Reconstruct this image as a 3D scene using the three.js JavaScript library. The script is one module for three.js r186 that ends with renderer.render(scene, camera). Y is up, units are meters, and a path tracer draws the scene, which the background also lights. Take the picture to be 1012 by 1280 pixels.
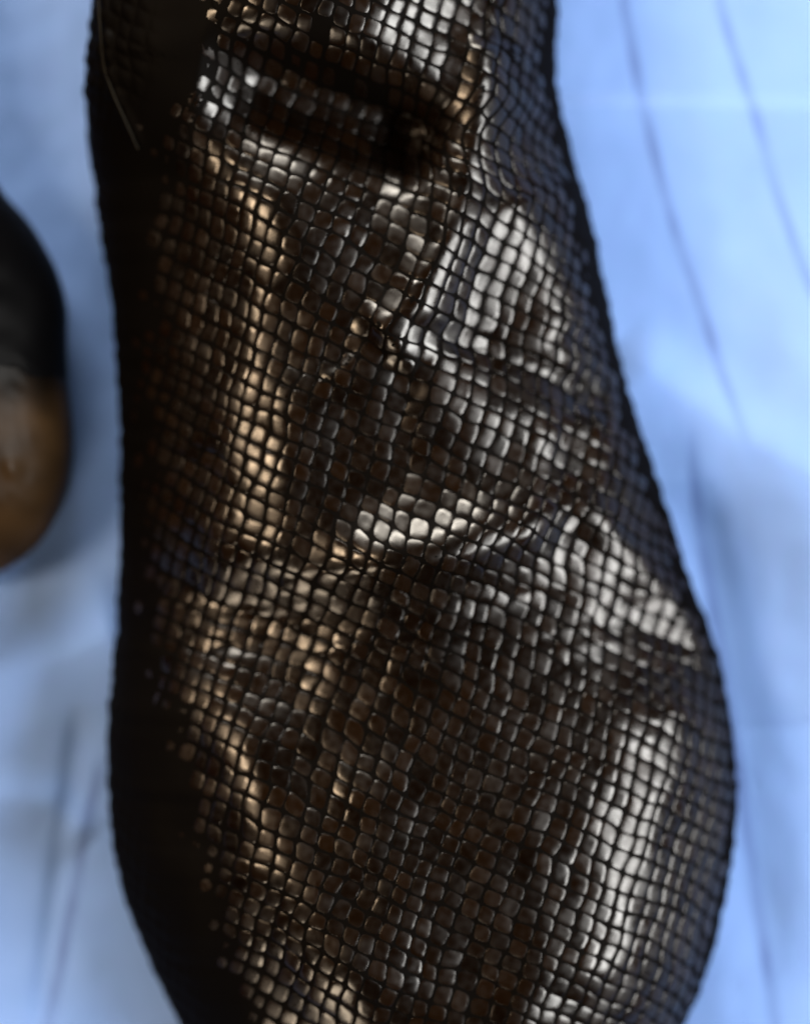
import * as THREE from 'three';
import { ImprovedNoise } from 'three/addons/math/ImprovedNoise.js';
import { mergeGeometries } from 'three/addons/utils/BufferGeometryUtils.js';
import { RectAreaLightUniformsLib } from 'three/addons/lights/RectAreaLightUniformsLib.js';

// ------------------------------------------------------------------ camera, light, exposure
const K = 0.0001;                       // metres per unit of the plan: the plan is 1012 x 1280 units in view
const PLANE = 0.005, DIST = 0.45;       // height of the foot's widest line, camera distance above it
const scene = new THREE.Scene();
const camera = new THREE.PerspectiveCamera(2 * Math.atan(640 * K / DIST) * 180 / Math.PI, 809 / 1024, 0.01, 20);
camera.up.set(0, 0, -1);
camera.position.set(0, PLANE + DIST, 0);
camera.lookAt(0, 0, 0);
camera.focus = 0.423;
camera.userData.fStop = 5.6;
scene.add(camera);

const renderer = new THREE.WebGLRenderer({ antialias: true });
renderer.setSize(809, 1024);
renderer.toneMapping = THREE.LinearToneMapping;
renderer.toneMappingExposure = 1.14;
renderer.shadowMap.enabled = true;
scene.background = new THREE.Color(0.005, 0.006, 0.009);     // dim room round the bed

RectAreaLightUniformsLib.init();
function areaLight(name, color, intensity, w, h, from, at = [0, 0.02, 0]) {
  const l = new THREE.RectAreaLight(color, intensity, w, h);
  l.name = name; l.position.set(...from); l.lookAt(...at); scene.add(l);
  return l;
}
areaLight('window_light', new THREE.Color(1.0, 0.985, 0.95), 52.0, 0.50, 0.19, [0.48, 0.32, 0.10]);
areaLight('warm_lamp', new THREE.Color(1.0, 0.72, 0.46), 92.0, 0.13, 0.12, [-0.375, 0.40, -0.06]);
areaLight('far_fill', new THREE.Color(1.0, 0.92, 0.80), 82.0, 0.52, 0.15, [-0.10, 0.23, -0.62]);  // unseen fill beyond the shoes, added to brighten the sheet
areaLight('near_fill', new THREE.Color(1.0, 0.80, 0.58), 32.0, 0.22, 0.16, [-0.24, 0.28, 0.48]);  // unseen fill at lower left, added to lift the cloth there

// ------------------------------------------------------------------ helpers
const noiser = new ImprovedNoise();
const N3 = (x, y, z = 0) => noiser.noise(x + 31.7, y + 12.3, z + 5.1);
const clamp = (v, a, b) => Math.min(b, Math.max(a, v));
const smooth = (a, b, v) => { const t = clamp((v - a) / (b - a), 0, 1); return t * t * (3 - 2 * t); };
const hash = (i, j) => { const s = Math.sin(i * 127.1 + j * 311.7) * 43758.5453; return s - Math.floor(s); };
function curve(points) {                 // smooth 1-D interpolation through [x, y] pairs
  const n = points.length, m = [];
  for (let i = 0; i < n; i++) {
    const a = points[Math.max(0, i - 1)], b = points[Math.min(n - 1, i + 1)];
    m.push((b[1] - a[1]) / (b[0] - a[0]));
  }
  return (x) => {
    if (x <= points[0][0]) return points[0][1];
    if (x >= points[n - 1][0]) return points[n - 1][1];
    let i = 0; while (x > points[i + 1][0]) i++;
    const h = points[i + 1][0] - points[i][0], t = (x - points[i][0]) / h, t2 = t * t, t3 = t2 * t;
    return (2 * t3 - 3 * t2 + 1) * points[i][1] + (t3 - 2 * t2 + t) * h * m[i] + (3 * t2 - 2 * t3) * points[i + 1][1] + (t3 - t2) * h * m[i + 1];
  };
}
const X = (px) => (px - 506) * K, Z = (py) => (py - 640) * K;
// signed distance to an open polyline: [distance, side, fraction along it]
function polyDist(pts, x, y) {
  let best = 1e9, side = 0, frac = 0, run = 0;
  for (let i = 0; i + 1 < pts.length; i++) {
    const [ax, ay] = pts[i], [bx, by] = pts[i + 1];
    const dx = bx - ax, dy = by - ay, L2 = dx * dx + dy * dy;
    const t = clamp(((x - ax) * dx + (y - ay) * dy) / L2, 0, 1);
    const ex = x - ax - dx * t, ey = y - ay - dy * t, d = Math.hypot(ex, ey);
    if (d < best) { best = d; side = Math.sign(dx * ey - dy * ex); frac = (i + t) / (pts.length - 1); }
  }
  return [best, side, frac];
}
// a fold: amp (height in plan units), wa / wb the widths on its two sides (a = left of travel, b = right of travel)
function fold(pts, amp, wa, wb, fade = 0.18) {
  let x0 = 1e9, x1 = -1e9, y0 = 1e9, y1 = -1e9; const r = 4.2 * Math.max(wa, wb);
  for (const [x, y] of pts) { x0 = Math.min(x0, x - r); x1 = Math.max(x1, x + r); y0 = Math.min(y0, y - r); y1 = Math.max(y1, y + r); }
  return (x, y) => {
    if (x < x0 || x > x1 || y < y0 || y > y1) return 0;
    const [d, s, f] = polyDist(pts, x, y), w = s < 0 ? wa : wb;
    return amp * Math.exp(-d * d / (2 * w * w)) * smooth(0, fade, f + 0.04) * smooth(0, fade, 1.04 - f);
  };
}
function gridGeometry(rows, cols, pos, wrap, uv) {
  const g = new THREE.BufferGeometry(), idx = [];
  for (let j = 0; j + 1 < rows; j++) for (let i = 0; i < (wrap ? cols : cols - 1); i++) {
    const a = j * cols + i, b = j * cols + (i + 1) % cols, c = a + cols, d = b + cols;
    idx.push(a, b, c, b, d, c);
  }
  g.setAttribute('position', new THREE.BufferAttribute(pos, 3));
  if (uv) g.setAttribute('uv', new THREE.BufferAttribute(uv, 2));
  g.setIndex(idx); g.computeVertexNormals();
  return g;
}
function named(name, geometry, material, parent = scene) {
  const m = new THREE.Mesh(geometry, material); m.name = name; m.castShadow = m.receiveShadow = true; parent.add(m);
  return m;
}
function thing(name, label, category) {
  const o = new THREE.Group(); o.name = name; o.userData = { label, category }; scene.add(o);
  return o;
}
function texture(w, h, fn, srgb) {
  const data = new Uint8Array(w * h * 4);
  for (let j = 0; j < h; j++) for (let i = 0; i < w; i++) {
    const c = fn(i / w, j / h), k = (j * w + i) * 4;
    data[k] = clamp(c[0] * 255, 0, 255); data[k + 1] = clamp(c[1] * 255, 0, 255); data[k + 2] = clamp(c[2] * 255, 0, 255); data[k + 3] = 255;
  }
  const t = new THREE.DataTexture(data, w, h); t.magFilter = THREE.LinearFilter; t.minFilter = THREE.LinearFilter;
  t.wrapS = t.wrapT = THREE.RepeatWrapping; if (srgb) t.colorSpace = THREE.SRGBColorSpace; t.needsUpdate = true;
  return t;
}

// ------------------------------------------------------------------ the bed sheet
const stripes = [
  [[768, -260], [782, 0], [806, 130], [838, 260], [872, 360], [905, 470], [950, 600]],
  [[880, -260], [903, 0], [945, 130], [975, 240], [1012, 350], [1060, 470], [1110, 600]],
  [[862, 500], [868, 600], [884, 700], [905, 820], [925, 960], [945, 1100], [965, 1235], [990, 1400]],
  [[128, 930], [106, 1020], [88, 1120], [68, 1220], [45, 1340]],
];
const sheetFolds = [
  fold([[770, 430], [830, 485], [900, 535], [960, 572], [1040, 620], [1180, 690]], 24, 32, 85),
  fold([[860, 600], [885, 720], [915, 880], [940, 1050], [960, 1240]], -11, 30, 40),
  fold([[600, 128], [760, 130], [1060, 134], [1300, 130]], 7, 9, 60),
  fold([[100, 880], [70, 1080], [40, 1300]], -7, 16, 9),
  fold([[-200, 870], [0, 850], [90, 825], [170, 790]], 44, 42, 90),  // ridge raised to block the near fill and darken the cloth behind it
  fold([[1000, 200], [1060, 450], [1110, 700], [1130, 900], [1120, 1500]], 60, 110, 110, 0.45),
  fold([[-200, 1040], [0, 1000], [60, 1010], [110, 1060]], 12, 20, 24),
];
function sheetHeight(x, y) {
  let h = 0; for (const f of sheetFolds) h += f(x, y);
  h += 10 * N3(x / 340, y / 420, 1) + 3 * N3(x / 90, y / 160, 2) + 0.8 * N3(x / 30, y / 45, 3);
  return h;
}
{
  const axis = (lo, hi, step, far) => {
    const a = []; for (let v = lo; v <= hi; v += step) a.push(v);
    let s = step, v = lo; while (v > far[0]) { s *= 1.35; v -= s; a.unshift(v); }
    s = step; v = a[a.length - 1]; while (v < far[1]) { s *= 1.35; v += s; a.push(v); }
    return a;
  };
  const xs = axis(-120, 1140, 5, [-7000, 8000]), ys = axis(-120, 1400, 5, [-7000, 8000]);
  const pos = new Float32Array(xs.length * ys.length * 3), uv = new Float32Array(xs.length * ys.length * 2);
  ys.forEach((y, j) => xs.forEach((x, i) => {
    const k = j * xs.length + i;
    pos[3 * k] = X(x); pos[3 * k + 1] = sheetHeight(x, y) * K; pos[3 * k + 2] = Z(y);
    uv[2 * k] = (x + 200) / 1600; uv[2 * k + 1] = (y + 300) / 2000;
  }));
  const g = gridGeometry(ys.length, xs.length, pos, false, uv);
  g.index.array.reverse(); g.computeVertexNormals();
  // woven stripes in the cloth
  const map = texture(800, 1000, (u, v) => {
    const x = u * 1600 - 200, y = v * 2000 - 300;
    let s = 0;
    stripes.forEach((p, i) => {
      const [d, , f] = polyDist(p, x, y), w = i < 2 ? 7.5 : 8;
      s = Math.max(s, (i < 2 ? 0.75 : 0.9) * (1 - smooth(w * 0.45, w * 1.3, d)) * smooth(0, 0.2, f) * smooth(0, 0.2, 1 - f) * (0.75 + 0.6 * N3(x / 25, y / 60, 8)));
    });
    const m = 0.012 * N3(x / 60, y / 60, 4) + 0.012 * N3(x / 200, y / 200, 5);
    return [0.260 + m - 0.10 * s, 0.368 + m - 0.115 * s, 0.550 + m - 0.12 * s];
  }, true);
  const weave = texture(256, 256, (u, v) => {
    const a = Math.sin(u * 2 * Math.PI * 64), b = Math.sin(v * 2 * Math.PI * 64), c = 0.5 + 0.25 * a * b + 0.2 * N3(u * 40, v * 40, 6);
    return [c, c, c];
  });
  weave.repeat.set(10, 12.5);
  const mat = new THREE.MeshPhysicalMaterial({ map, roughness: 0.82, sheen: 0.1, sheenRoughness: 0.5, sheenColor: new THREE.Color(0.6, 0.7, 0.9), bumpMap: weave, bumpScale: 0.00006 });
  const s = named('bed_sheet', g, mat);
  s.userData = { label: 'pale blue bed sheet with thin grey stripes, creased under both shoes', category: 'bed sheet' };
}

// ------------------------------------------------------------------ the scaly shoe
const EL = curve([[-900, 190], [-500, 160], [-200, 135], [0, 122], [50, 117], [100, 112], [150, 110], [200, 114], [250, 121], [300, 128], [350, 135], [400, 141], [450, 145], [500, 148], [600, 151], [700, 151], [750, 149], [800, 145], [850, 140], [900, 136], [950, 135], [1000, 137], [1050, 142], [1100, 152], [1150, 168], [1200, 188], [1248, 211], [1300, 240], [1350, 275], [1400, 318], [1440, 365], [1475, 425], [1495, 480], [1500, 520]]);
const ER = curve([[-900, 690], [-500, 710], [-200, 706], [0, 697], [50, 694], [100, 694], [150, 703], [200, 716], [250, 730], [300, 743], [350, 754], [400, 764], [450, 774], [500, 787], [550, 803], [600, 821], [650, 838], [700, 853], [750, 872], [800, 890], [850, 904], [900, 913], [950, 918], [1000, 919], [1050, 916], [1100, 910], [1150, 900], [1200, 887], [1248, 869], [1300, 843], [1350, 808], [1400, 760], [1440, 712], [1475, 645], [1495, 580], [1500, 530]]);
const HT = curve([[-900, 250], [-300, 240], [0, 245], [250, 215], [500, 205], [700, 215], [850, 228], [1000, 242], [1100, 242], [1200, 228], [1300, 200], [1400, 140], [1460, 80], [1490, 35], [1500, 8]]);
const DP = curve([[-900, 45], [1100, 45], [1300, 42], [1400, 38], [1470, 26], [1495, 12], [1500, 5]]);
const footFolds = [
  // the deep crease across the top and the lip above it
  fold([[262, 104], [310, 113], [390, 128], [470, 156], [525, 182], [562, 198]], -68, 25, 66, 0.34),
  fold([[310, 132], [440, 164], [500, 182], [555, 196]], -24, 34, 36, 0.3),
  fold([[270, 34], [340, 44], [430, 56], [510, 84], [590, 120]], 10, 40, 26, 0.3),
  // the bright ridge down the middle
  fold([[606, 70], [604, 120], [598, 175], [580, 245], [556, 322], [512, 398], [465, 436]], 35, 44, 20, 0.1),
  fold([[655, 120], [632, 230], [602, 335], [560, 415]], -5, 22, 22),
  // left swelling with beads
  fold([[300, 130], [330, 260], [345, 380], [325, 500], [295, 620], [255, 730]], 25, 95, 46),
  // valley in the middle
  fold([[470, 230], [455, 350], [440, 470], [450, 590], [490, 650]], -9, 40, 36),
  fold([[520, 440], [500, 520], [520, 600]], -6, 20, 20),
  // right side swellings
  fold([[630, 250], [680, 340], [715, 440]], 18, 40, 34),
  fold([[500, 415], [600, 440], [690, 478], [770, 520]], -12, 11, 15),
  fold([[520, 490], [600, 520], [700, 560]], 7, 30, 30),
  // the lip above the heel and the furrow below it
  fold([[400, 716], [490, 700], [580, 684], [650, 660], [720, 606]], 29, 34, 20, 0.3),
  fold([[190, 752], [360, 768], [430, 766], [560, 770], [690, 764], [800, 796], [900, 838], [980, 870]], -30, 32, 190, 0.2),
  fold([[705, 215], [742, 330], [776, 465]], 17, 24, 70),
  fold([[770, 490], [800, 560], [832, 630]], 20, 24, 50),
  fold([[700, 615], [760, 668], [815, 720], [880, 785], [940, 850]], 15, 16, 16),
  // heel
  fold([[285, 800], [300, 900], [340, 1020], [400, 1140], [480, 1250]], 16, 40, 40),
  fold([[560, 800], [540, 950], [560, 1100], [600, 1250]], -10, 60, 60),
  fold([[860, 840], [830, 960], [780, 1080], [720, 1240]], 12, 40, 46),
  fold([[140, -20], [146, 60], [156, 130], [186, 198]], 7, 5, 5),
];
function footH(x, y) {
  let h = 0; for (const f of footFolds) h += f(x, y);
  h += 9 * N3(x / 130, y / 170, 10) + 4 * N3(x / 55, y / 60, 11);
  // small drag creases in the pressed zones
  h += 3.5 * N3(x / 70, y / 16, 12) * smooth(700, 740, y) * (1 - smooth(800, 860, y));
  h += 1.3 * N3(x / 14, y / 90, 13) * smooth(430, 520, x) * smooth(440, 500, y) * (1 - smooth(600, 660, y));
  return h;
}
const PITCH = 22.5;
const PANEL_SHADE = curve([[-900, 300], [-100, 262], [60, 288], [130, 278], [190, 235], [700, 212], [800, 218], [900, 240], [1000, 258], [1100, 285], [1200, 320], [1280, 350], [1450, 420]]);   // left of this line black leather: a panel at the top, painted shade below
function buildFoot() {
  const ts = [];
  for (let t = -900; t < -60; t += 12) ts.push(t);
  for (let t = -60; t <= 1330; t += 3) ts.push(t);
  for (let t = 1336; t < 1480; t += 6) ts.push(t);
  for (let t = 1482; t <= 1500; t += 2) ts.push(t);
  const phis = [];                                   // dense over the top, coarse underneath
  for (let i = 0; i <= 420; i++) phis.push(-0.32 + (Math.PI + 0.64) * i / 420);
  for (let i = 1; i < 60; i++) phis.push(Math.PI + 0.32 + (Math.PI - 0.64) * i / 60);
  const R = ts.length, C = phis.length;
  const base = new Float64Array(R * C * 3), S = new Float64Array(R * C);
  for (let j = 0; j < R; j++) {
    const t = ts[j], l = EL(t), r = ER(t), c = (l + r) / 2, w = (r - l) / 2, h = HT(t), d = DP(t);
    for (let i = 0; i < C; i++) {
      const p = phis[i], co = Math.cos(p), si = Math.sin(p);
      const e = 2 / (1.75 + 0.25 * smooth(780, 900, t) + (co < 0 ? 1.5 * (1 - smooth(60, 240, t)) : 0));
      const x = c + w * Math.sign(co) * Math.pow(Math.abs(co), si > 0 ? e : 0.9) + 3 * N3(t / 22, co > 0 ? 3 : 9, 70) * Math.abs(co);
      let y = si > 0 ? d + h * Math.pow(si, e) : d - (d + 4) * Math.pow(-si, 0.6);
      if (si > 0) y += footH(x, t) * smooth(0.08, 0.5, si) * smooth(1500, 1400, t) ;
      const k = 3 * (j * C + i);
      base[k] = x; base[k + 1] = y; base[k + 2] = t;
    }
    // arc length along the ring from the crown
    const mid = 210;
    for (const dir of [1, -1]) {
      let s = 0;
      for (let i = mid + dir; i >= 0 && i < C; i += dir) {
        const a = 3 * (j * C + i), b = 3 * (j * C + i - dir);
        s += Math.hypot(base[a] - base[b], (base[a + 1] - base[b + 1]) * 0.8);
        S[j * C + i] = -dir * s + (j ? 0 : 0);
      }
    }
    const s0 = base[3 * (j * C + mid)] - 415;
    for (let i = 0; i < C; i++) S[j * C + i] += s0;
  }
  const P = (j, i, o) => base[3 * (clamp(j, 0, R - 1) * C + (i + C) % C) + o];
  const nor = new Float64Array(R * C * 3), A = new Float64Array(R * C), B = new Float64Array(R * C);
  const pos = new Float32Array(R * C * 3);
  for (let j = 0; j < R; j++) for (let i = 0; i < C; i++) {
    const ux = P(j, i + 1, 0) - P(j, i - 1, 0), uy = P(j, i + 1, 1) - P(j, i - 1, 1), uz = P(j, i + 1, 2) - P(j, i - 1, 2);
    const vx = P(j + 1, i, 0) - P(j - 1, i, 0), vy = P(j + 1, i, 1) - P(j - 1, i, 1), vz = P(j + 1, i, 2) - P(j - 1, i, 2);
    let nx = vz * uy - vy * uz, ny = vx * uz - vz * ux, nz = vy * ux - vx * uy; const L = Math.hypot(nx, ny, nz) || 1;
    nx /= L; ny /= L; nz /= L;
    const k = j * C + i; nor[3 * k] = nx; nor[3 * k + 1] = ny; nor[3 * k + 2] = nz;
    const t = ts[j], s = S[k], x = base[3 * k];
    const wa = 14 * N3(s / 190, t / 230, 20) + 5 * N3(s / 70, t / 70, 21) + 4 * N3(s / 34, t / 34, 24), wb = 16 * N3(s / 210, t / 200, 22) + 5 * N3(s / 70, t / 70, 23) + 4 * N3(s / 34, t / 34, 25);
    A[k] = (s + 0.30 * (t - 600) + wa) / PITCH;
    B[k] = (t - 0.46 * s + wb) / (PITCH * 1.06);
    // the leather kept black for shade is softly pebbled in the same rhythm as the scales
    const fa = A[k] - Math.floor(A[k]), fb = B[k] - Math.floor(B[k]);
    const plain = Math.max(1 - smooth(-120, -60, x - PANEL_SHADE(t)), 1 - smooth(0.2, 0.34, ny)) * (ny > -0.3 ? 1 : 0);
    const peb = plain * (2.4 + 2 * N3(x / 90, t / 90, 33)) * (1 - Math.pow(Math.abs(2 * fa - 1), 2.2)) * (1 - Math.pow(Math.abs(2 * fb - 1), 2.2));
    for (let o = 0; o < 3; o++) pos[3 * k + o] = base[3 * k + o] + nor[3 * k + o] * peb;
  }
  for (let k = 0; k < R * C; k++) {
    pos[3 * k] = X(pos[3 * k]); pos[3 * k + 1] *= K; pos[3 * k + 2] = Z(pos[3 * k + 2]);
  }
  const uv = new Float32Array(R * C * 2);
  for (let k = 0; k < R * C; k++) { uv[2 * k] = S[k] / 400; uv[2 * k + 1] = ts[Math.floor(k / C)] / 400; }
  const g = gridGeometry(R, C, pos, true, uv);
  // raised scales: one small domed plate in every cell of the (A, B) lattice
  const bil = (arr, o, n, gj, gi) => {
    const j0 = clamp(Math.floor(gj), 0, R - 2), i0 = clamp(Math.floor(gi), 0, C - 2), fj = gj - j0, fi = gi - i0;
    const q = (j, i) => arr[n * (j * C + i) + o];
    return (q(j0, i0) * (1 - fi) + q(j0, i0 + 1) * fi) * (1 - fj) + (q(j0 + 1, i0) * (1 - fi) + q(j0 + 1, i0 + 1) * fi) * fj;
  };
  const seeds = new Map();
  for (let j = 0; j < R; j++) {
    if (ts[j] < -300 || ts[j] > 1462) continue;
    for (let i = 4; i < 416; i++) {
      const k = j * C + i, key = Math.floor(A[k]) + ',' + Math.floor(B[k]);
      const d = Math.abs(A[k] - Math.floor(A[k]) - 0.5) + Math.abs(B[k] - Math.floor(B[k]) - 0.5);
      const old = seeds.get(key); if (!old || d < old.d) seeds.set(key, { d, j, i, a: Math.floor(A[k]), b: Math.floor(B[k]) });
    }
  }
  const scales = [], n = 5, KNOTS = [-1, -0.91, -0.42, 0.42, 0.91, 1];
  for (const { j, i, a, b, d } of seeds.values()) {
    if (d > 0.35) continue;
    const h = (m) => hash(a * 1.7 + m * 37, b * 2.3 - m * 19);
    const shrink = (q) => 0.72 + 0.28 * q;
    let da = 0.455 + 0.06 * (h(1) - 0.5), db = 0.46 + 0.06 * (h(2) - 0.5); const oa = 0.07 * (h(3) - 0.5), ob = 0.07 * (h(4) - 0.5), rot = 0.16 * (h(5) - 0.5);
    const dome = 0.12 + 0.16 * h(6), ta = (h(7) - 0.5) * 0.75, tb = (h(8) - 0.5) * 0.75, tone = 0.75 + 0.5 * h(9);
    const sx = base[3 * (j * C + i)], sn = nor[3 * (j * C + i) + 1];
    const live = smooth(-95, 75, sx - PANEL_SHADE(ts[j]) + 44 * (h(10) - 0.5)) * smooth(0.26, 0.62, sn + 0.12 * (h(11) - 0.5));  // scales fade out towards the left and the rims to paint shade
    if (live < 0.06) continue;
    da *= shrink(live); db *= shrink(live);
    const P3 = new Float32Array((n + 1) * (n + 1) * 3), U = new Float32Array((n + 1) * (n + 1) * 2); let ok = true, up = 0, cx = 0, cz = 0;
    for (let v = 0; v <= n; v++) for (let u = 0; u <= n; u++) {
      const x = KNOTS[u], y = KNOTS[v];
      const rr = 1 / Math.pow(Math.pow(Math.abs(x), 5) + Math.pow(Math.abs(y), 5) + 1e-9, 0.2), m = Math.max(Math.abs(x), Math.abs(y)), sc = Math.min(1.04, m * rr) || 1;
      const px = x * sc, py = y * sc, wob = 1 + 0.06 * (hash(a * 3 + u, b * 5 + v) - 0.5);
      const wantA = a + 0.5 + oa + da * (px + rot * py) * wob, wantB = b + 0.5 + ob + db * (py - rot * px) * wob;
      let gj = j, gi = i;
      for (let it = 0; it < 6; it++) {
        const a0 = bil(A, 0, 1, gj, gi) - wantA, b0 = bil(B, 0, 1, gj, gi) - wantB;
        const ai = bil(A, 0, 1, gj, gi + 1) - wantA - a0, aj = bil(A, 0, 1, gj + 1, gi) - wantA - a0;
        const bi = bil(B, 0, 1, gj, gi + 1) - wantB - b0, bj = bil(B, 0, 1, gj + 1, gi) - wantB - b0;
        const det = ai * bj - aj * bi; if (Math.abs(det) < 1e-7) break;
        gi -= clamp((a0 * bj - b0 * aj) / det, -6, 6); gj -= clamp((ai * b0 - bi * a0) / det, -6, 6);
        gi = clamp(gi, 0, 420); gj = clamp(gj, 0, R - 2);
      }
      if (Math.abs(bil(A, 0, 1, gj, gi) - wantA) + Math.abs(bil(B, 0, 1, gj, gi) - wantB) > 0.2) ok = false;
      const q = Math.max(0, 1 - Math.pow(Math.abs(x), 2.6)) * Math.max(0, 1 - Math.pow(Math.abs(y), 2.6));
      const nyy = bil(nor, 1, 3, gj, gi), lift = -0.5 + live * ((dome + ta * x + tb * y) * q + (0.95 + 0.9 * (1 - Math.abs(nyy))) * Math.pow(q, 0.1));
      const k = (v * (n + 1) + u), bx = bil(base, 0, 3, gj, gi) + bil(nor, 0, 3, gj, gi) * lift, bz = bil(base, 2, 3, gj, gi) + bil(nor, 2, 3, gj, gi) * lift;
      P3[3 * k] = X(bx); P3[3 * k + 1] = (bil(base, 1, 3, gj, gi) + nyy * lift) * K; P3[3 * k + 2] = Z(bz);
      U[2 * k] = bx / 400; U[2 * k + 1] = bz / 400; up += nyy; cx += bx; cz += bz;
    }
    if (!ok) continue;
    const sg = gridGeometry(n + 1, n + 1, P3, false, U);
    sg.index.array.reverse(); sg.computeVertexNormals();
    const seen = cx / 36 > 0 && cx / 36 < 1012 && cz / 36 > 5 && cz / 36 < 1275;
    let area = 0; const at2 = (k) => [P3[3 * k], P3[3 * k + 2]];
    const [c0, c1, c2, c3] = [at2(0), at2(n), at2(36 - 1), at2(n * (n + 1))];
    area = Math.abs((c2[0] - c0[0]) * (c3[1] - c1[1]) - (c2[1] - c0[1]) * (c3[0] - c1[0]));
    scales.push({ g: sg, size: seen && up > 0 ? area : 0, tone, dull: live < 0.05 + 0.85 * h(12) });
  }
  scales.sort((p, q) => q.size - p.size);
  // one pale pulled thread, lying over the shaded side near the top
  const path = [[139, 20], [142, 60], [147, 100], [156, 130], [168, 160], [184, 196]].map(([x, t]) => {
    const j = ts.findIndex((v) => v >= t); let i = 420; while (i > 210 && base[3 * (j * C + i)] < x) i--;
    const k = 3 * (j * C + i);
    return new THREE.Vector3(X(base[k] + nor[k] * 3.5), (base[k + 1] + nor[k + 1] * 3.5) * K, Z(base[k + 2] + nor[k + 2] * 3.5));
  });
  const thread = new THREE.TubeGeometry(new THREE.CatmullRomCurve3(path), 60, 1.4 * K, 6);
  return { skin: g, scales, thread };
}
const roughMap = texture(256, 256, (u, v) => {
  const c = 0.62 + 0.25 * N3(u * 9, v * 9, 50) + 0.25 * N3(u * 40, v * 40, 51);
  return [c, c, c];
});
const grooveMat = new THREE.MeshPhysicalMaterial({ color: new THREE.Color(0.0004, 0.00025, 0.00015), roughness: 0.62, specularIntensity: 0.025 });  // dark grooves, and bare edge leather kept black in place of shade
const shadeScaleMat = new THREE.MeshPhysicalMaterial({ color: new THREE.Color(0.0016, 0.0006, 0.0002), roughness: 0.5, roughnessMap: roughMap, specularIntensity: 0.2 });  // gloss cut so the edge scales look shaded
const scaleMats = [0.6, 0.8, 1.0, 1.25, 1.6].map((v, i) => new THREE.MeshPhysicalMaterial({ color: new THREE.Color(0.0014 * v, 0.0006 * v, 0.00018 * v), roughness: 0.385 + 0.03 * ((i * 2) % 5), roughnessMap: roughMap, specularIntensity: 0.36 }));
{
  const shoe = thing('scaly_shoe', 'large dark brown shoe of glossy scaly leather, deeply creased, toe end towards the bottom', 'shoe');
  const { skin, scales, thread } = buildFoot();
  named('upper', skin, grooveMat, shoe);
  scales.slice(0, 300).forEach(({ g, tone, dull }, i) => named(i ? 'scale_' + String(i).padStart(3, '0') : 'scale', g, dull ? shadeScaleMat : scaleMats[Math.floor((tone - 0.75) * 9.99)], shoe));
  const rest = scales.slice(300);
  const paint = ({ g, tone }) => {
    const v = [0.6, 0.8, 1.0, 1.25, 1.6][Math.floor((tone - 0.75) * 9.99)], c = new Float32Array(36 * 3).map((_, k) => [0.0014, 0.0006, 0.00018][k % 3] * v);
    g.setAttribute('color', new THREE.BufferAttribute(c, 3)); return g;
  };
  const glossy = named('small_scales', mergeGeometries(rest.filter((q) => !q.dull).map(paint)), new THREE.MeshPhysicalMaterial({ vertexColors: true, roughness: 0.44, roughnessMap: roughMap, specularIntensity: 0.36 }), shoe);
  const shadeScales = named('shade_scales', mergeGeometries(rest.filter((q) => q.dull).map(({ g }) => g)), shadeScaleMat, shoe);
  glossy.userData = { kind: 'stuff' };
  shadeScales.userData = { kind: 'stuff', label: 'scales darkened to stand in for shade along the shoe edges' };
  named('thread', thread, new THREE.MeshPhysicalMaterial({ color: new THREE.Color(0.0045, 0.004, 0.003), roughness: 0.7, specularIntensity: 0.06 }), shoe);
}

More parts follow.
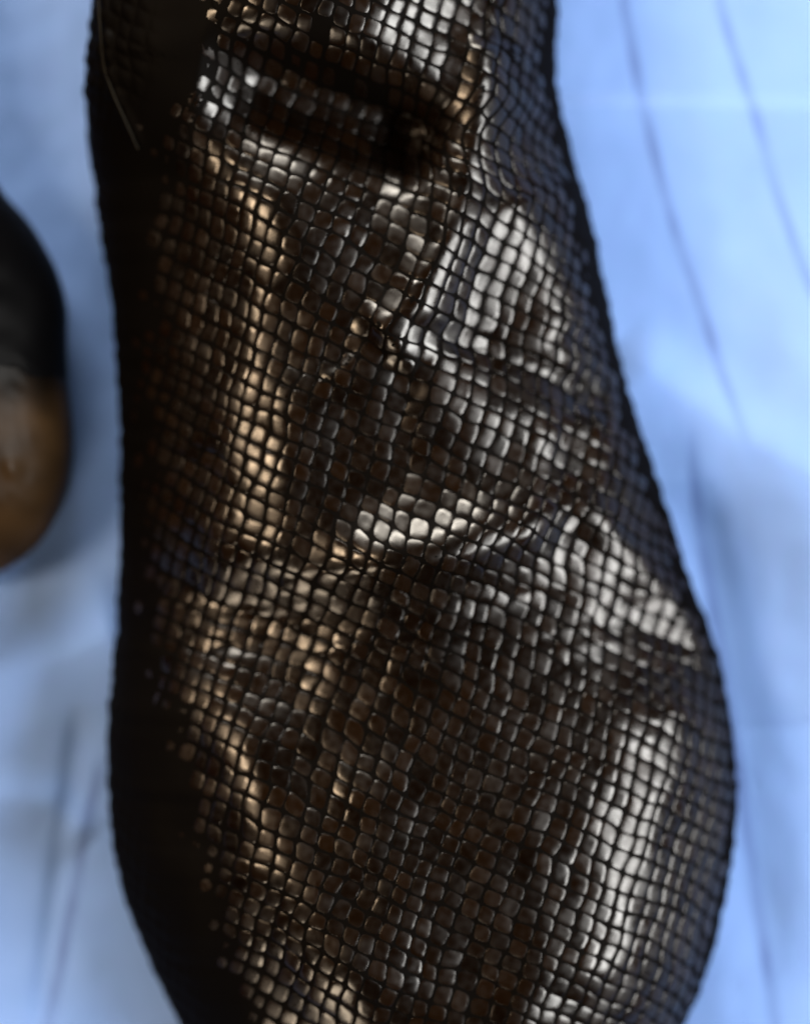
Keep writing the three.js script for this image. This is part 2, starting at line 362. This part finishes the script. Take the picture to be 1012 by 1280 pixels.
// ------------------------------------------------------------------ the other shoe, cut off at the left
{
  const o = thing('smooth_shoe', 'rounded black shoe with a smooth plain brown end, cut off at the left edge', 'shoe');
  const OR = curve([[-900, -330], [-600, -270], [-300, -170], [-100, -110], [100, -62], [180, -35], [240, 0], [275, 31], [310, 53], [345, 70], [385, 80], [420, 80], [450, 81], [480, 85], [510, 89], [545, 92], [585, 90], [620, 82], [655, 65], [685, 43], [705, 17], [720, -10], [732, -50], [738, -95], [740, -125]]);
  const OL = curve([[-900, -640], [-300, -480], [0, -420], [240, -372], [400, -352], [560, -350], [640, -330], [690, -285], [715, -235], [732, -180], [740, -145]]);
  const OH = curve([[-900, 200], [0, 180], [300, 160], [480, 165], [600, 150], [680, 105], [720, 55], [740, 8]]);
  const OD = curve([[-900, 45], [560, 45], [680, 36], [730, 16], [740, 6]]);
  const ring = (t, off) => {
    const l = OL(t) - off, r = OR(t) + off, c = (l + r) / 2, w = (r - l) / 2, h = OH(t) + off, d = OD(t), out = [];
    for (let i = 0; i < 200; i++) {
      const p = 2 * Math.PI * i / 200, co = Math.cos(p), si = Math.sin(p);
      const x = c + w * Math.sign(co) * Math.pow(Math.abs(co), 0.92);
      let y = si > 0 ? d + h * Math.pow(si, 0.92) : d - (d + 4) * Math.pow(-si, 0.6);
      out.push([x, y]);
    }
    return out;
  };
  const build = (ts, off, bump) => {
    const pos = new Float32Array(ts.length * 200 * 3);
    ts.forEach((t, j) => ring(t, typeof off === 'function' ? off(t) : off).forEach(([x, y], i) => {
      if (typeof off === 'function') t = ts[j] + (9 * N3(x / 40, 4, 63) + 4 * N3(x / 12, 4, 64) + 26 * smooth(30, 90, x)) * smooth(380, 474, ts[j]);
      const k = 3 * (j * 200 + i);
      pos[k] = X(x); pos[k + 1] = (y + (y > OD(t) ? bump(x, t) : 0)) * K; pos[k + 2] = Z(t);
    }));
    return gridGeometry(ts.length, 200, pos, true);
  };
  const range = (a, b, s) => { const r = []; for (let v = a; v < b; v += s) r.push(v); r.push(b); return r; };
  const cap = build([...range(300, 720, 6), ...range(722, 740, 2)], 0, (x, t) => 4 * N3(x / 60, t / 60, 60) + 1.2 * N3(x / 14, t / 14, 61) + 7 * Math.exp(-((x - 27) ** 2 + ((t - 588) / 1.3) ** 2) / 90));
  const cc = [], cp = cap.attributes.position;
  for (let k = 0; k < cp.count; k++) {
    const x = cp.getX(k) / K + 506, t = cp.getZ(k) / K + 640, v = 0.06 + 0.94 * smooth(466, 540, t + 22 * N3(x / 30, t / 30, 65)) * (0.8 + 0.5 * N3(x / 40, t / 40, 66));
    cc.push(0.0105 * v, 0.0056 * v, 0.0022 * v);
  }
  cap.setAttribute('color', new THREE.Float32BufferAttribute(cc, 3));
  named('toe_cap', cap, new THREE.MeshPhysicalMaterial({ vertexColors: true, roughness: 0.42, specularIntensity: 0.06 }), o);
  const lip = (t) => 3.5 * (1 - smooth(448, 472, t)) - 4 * smooth(464, 474, t);
  named('upper', build([...range(-900, 200, 40), ...range(205, 440, 5), ...range(442, 474, 2)], lip, (x, t) => 5 * N3(x / 50, t / 40, 62)),
    new THREE.MeshPhysicalMaterial({ color: new THREE.Color(0.0004, 0.0004, 0.0005), roughness: 0.45, specularIntensity: 0.02 }), o);
}
renderer.render(scene, camera);
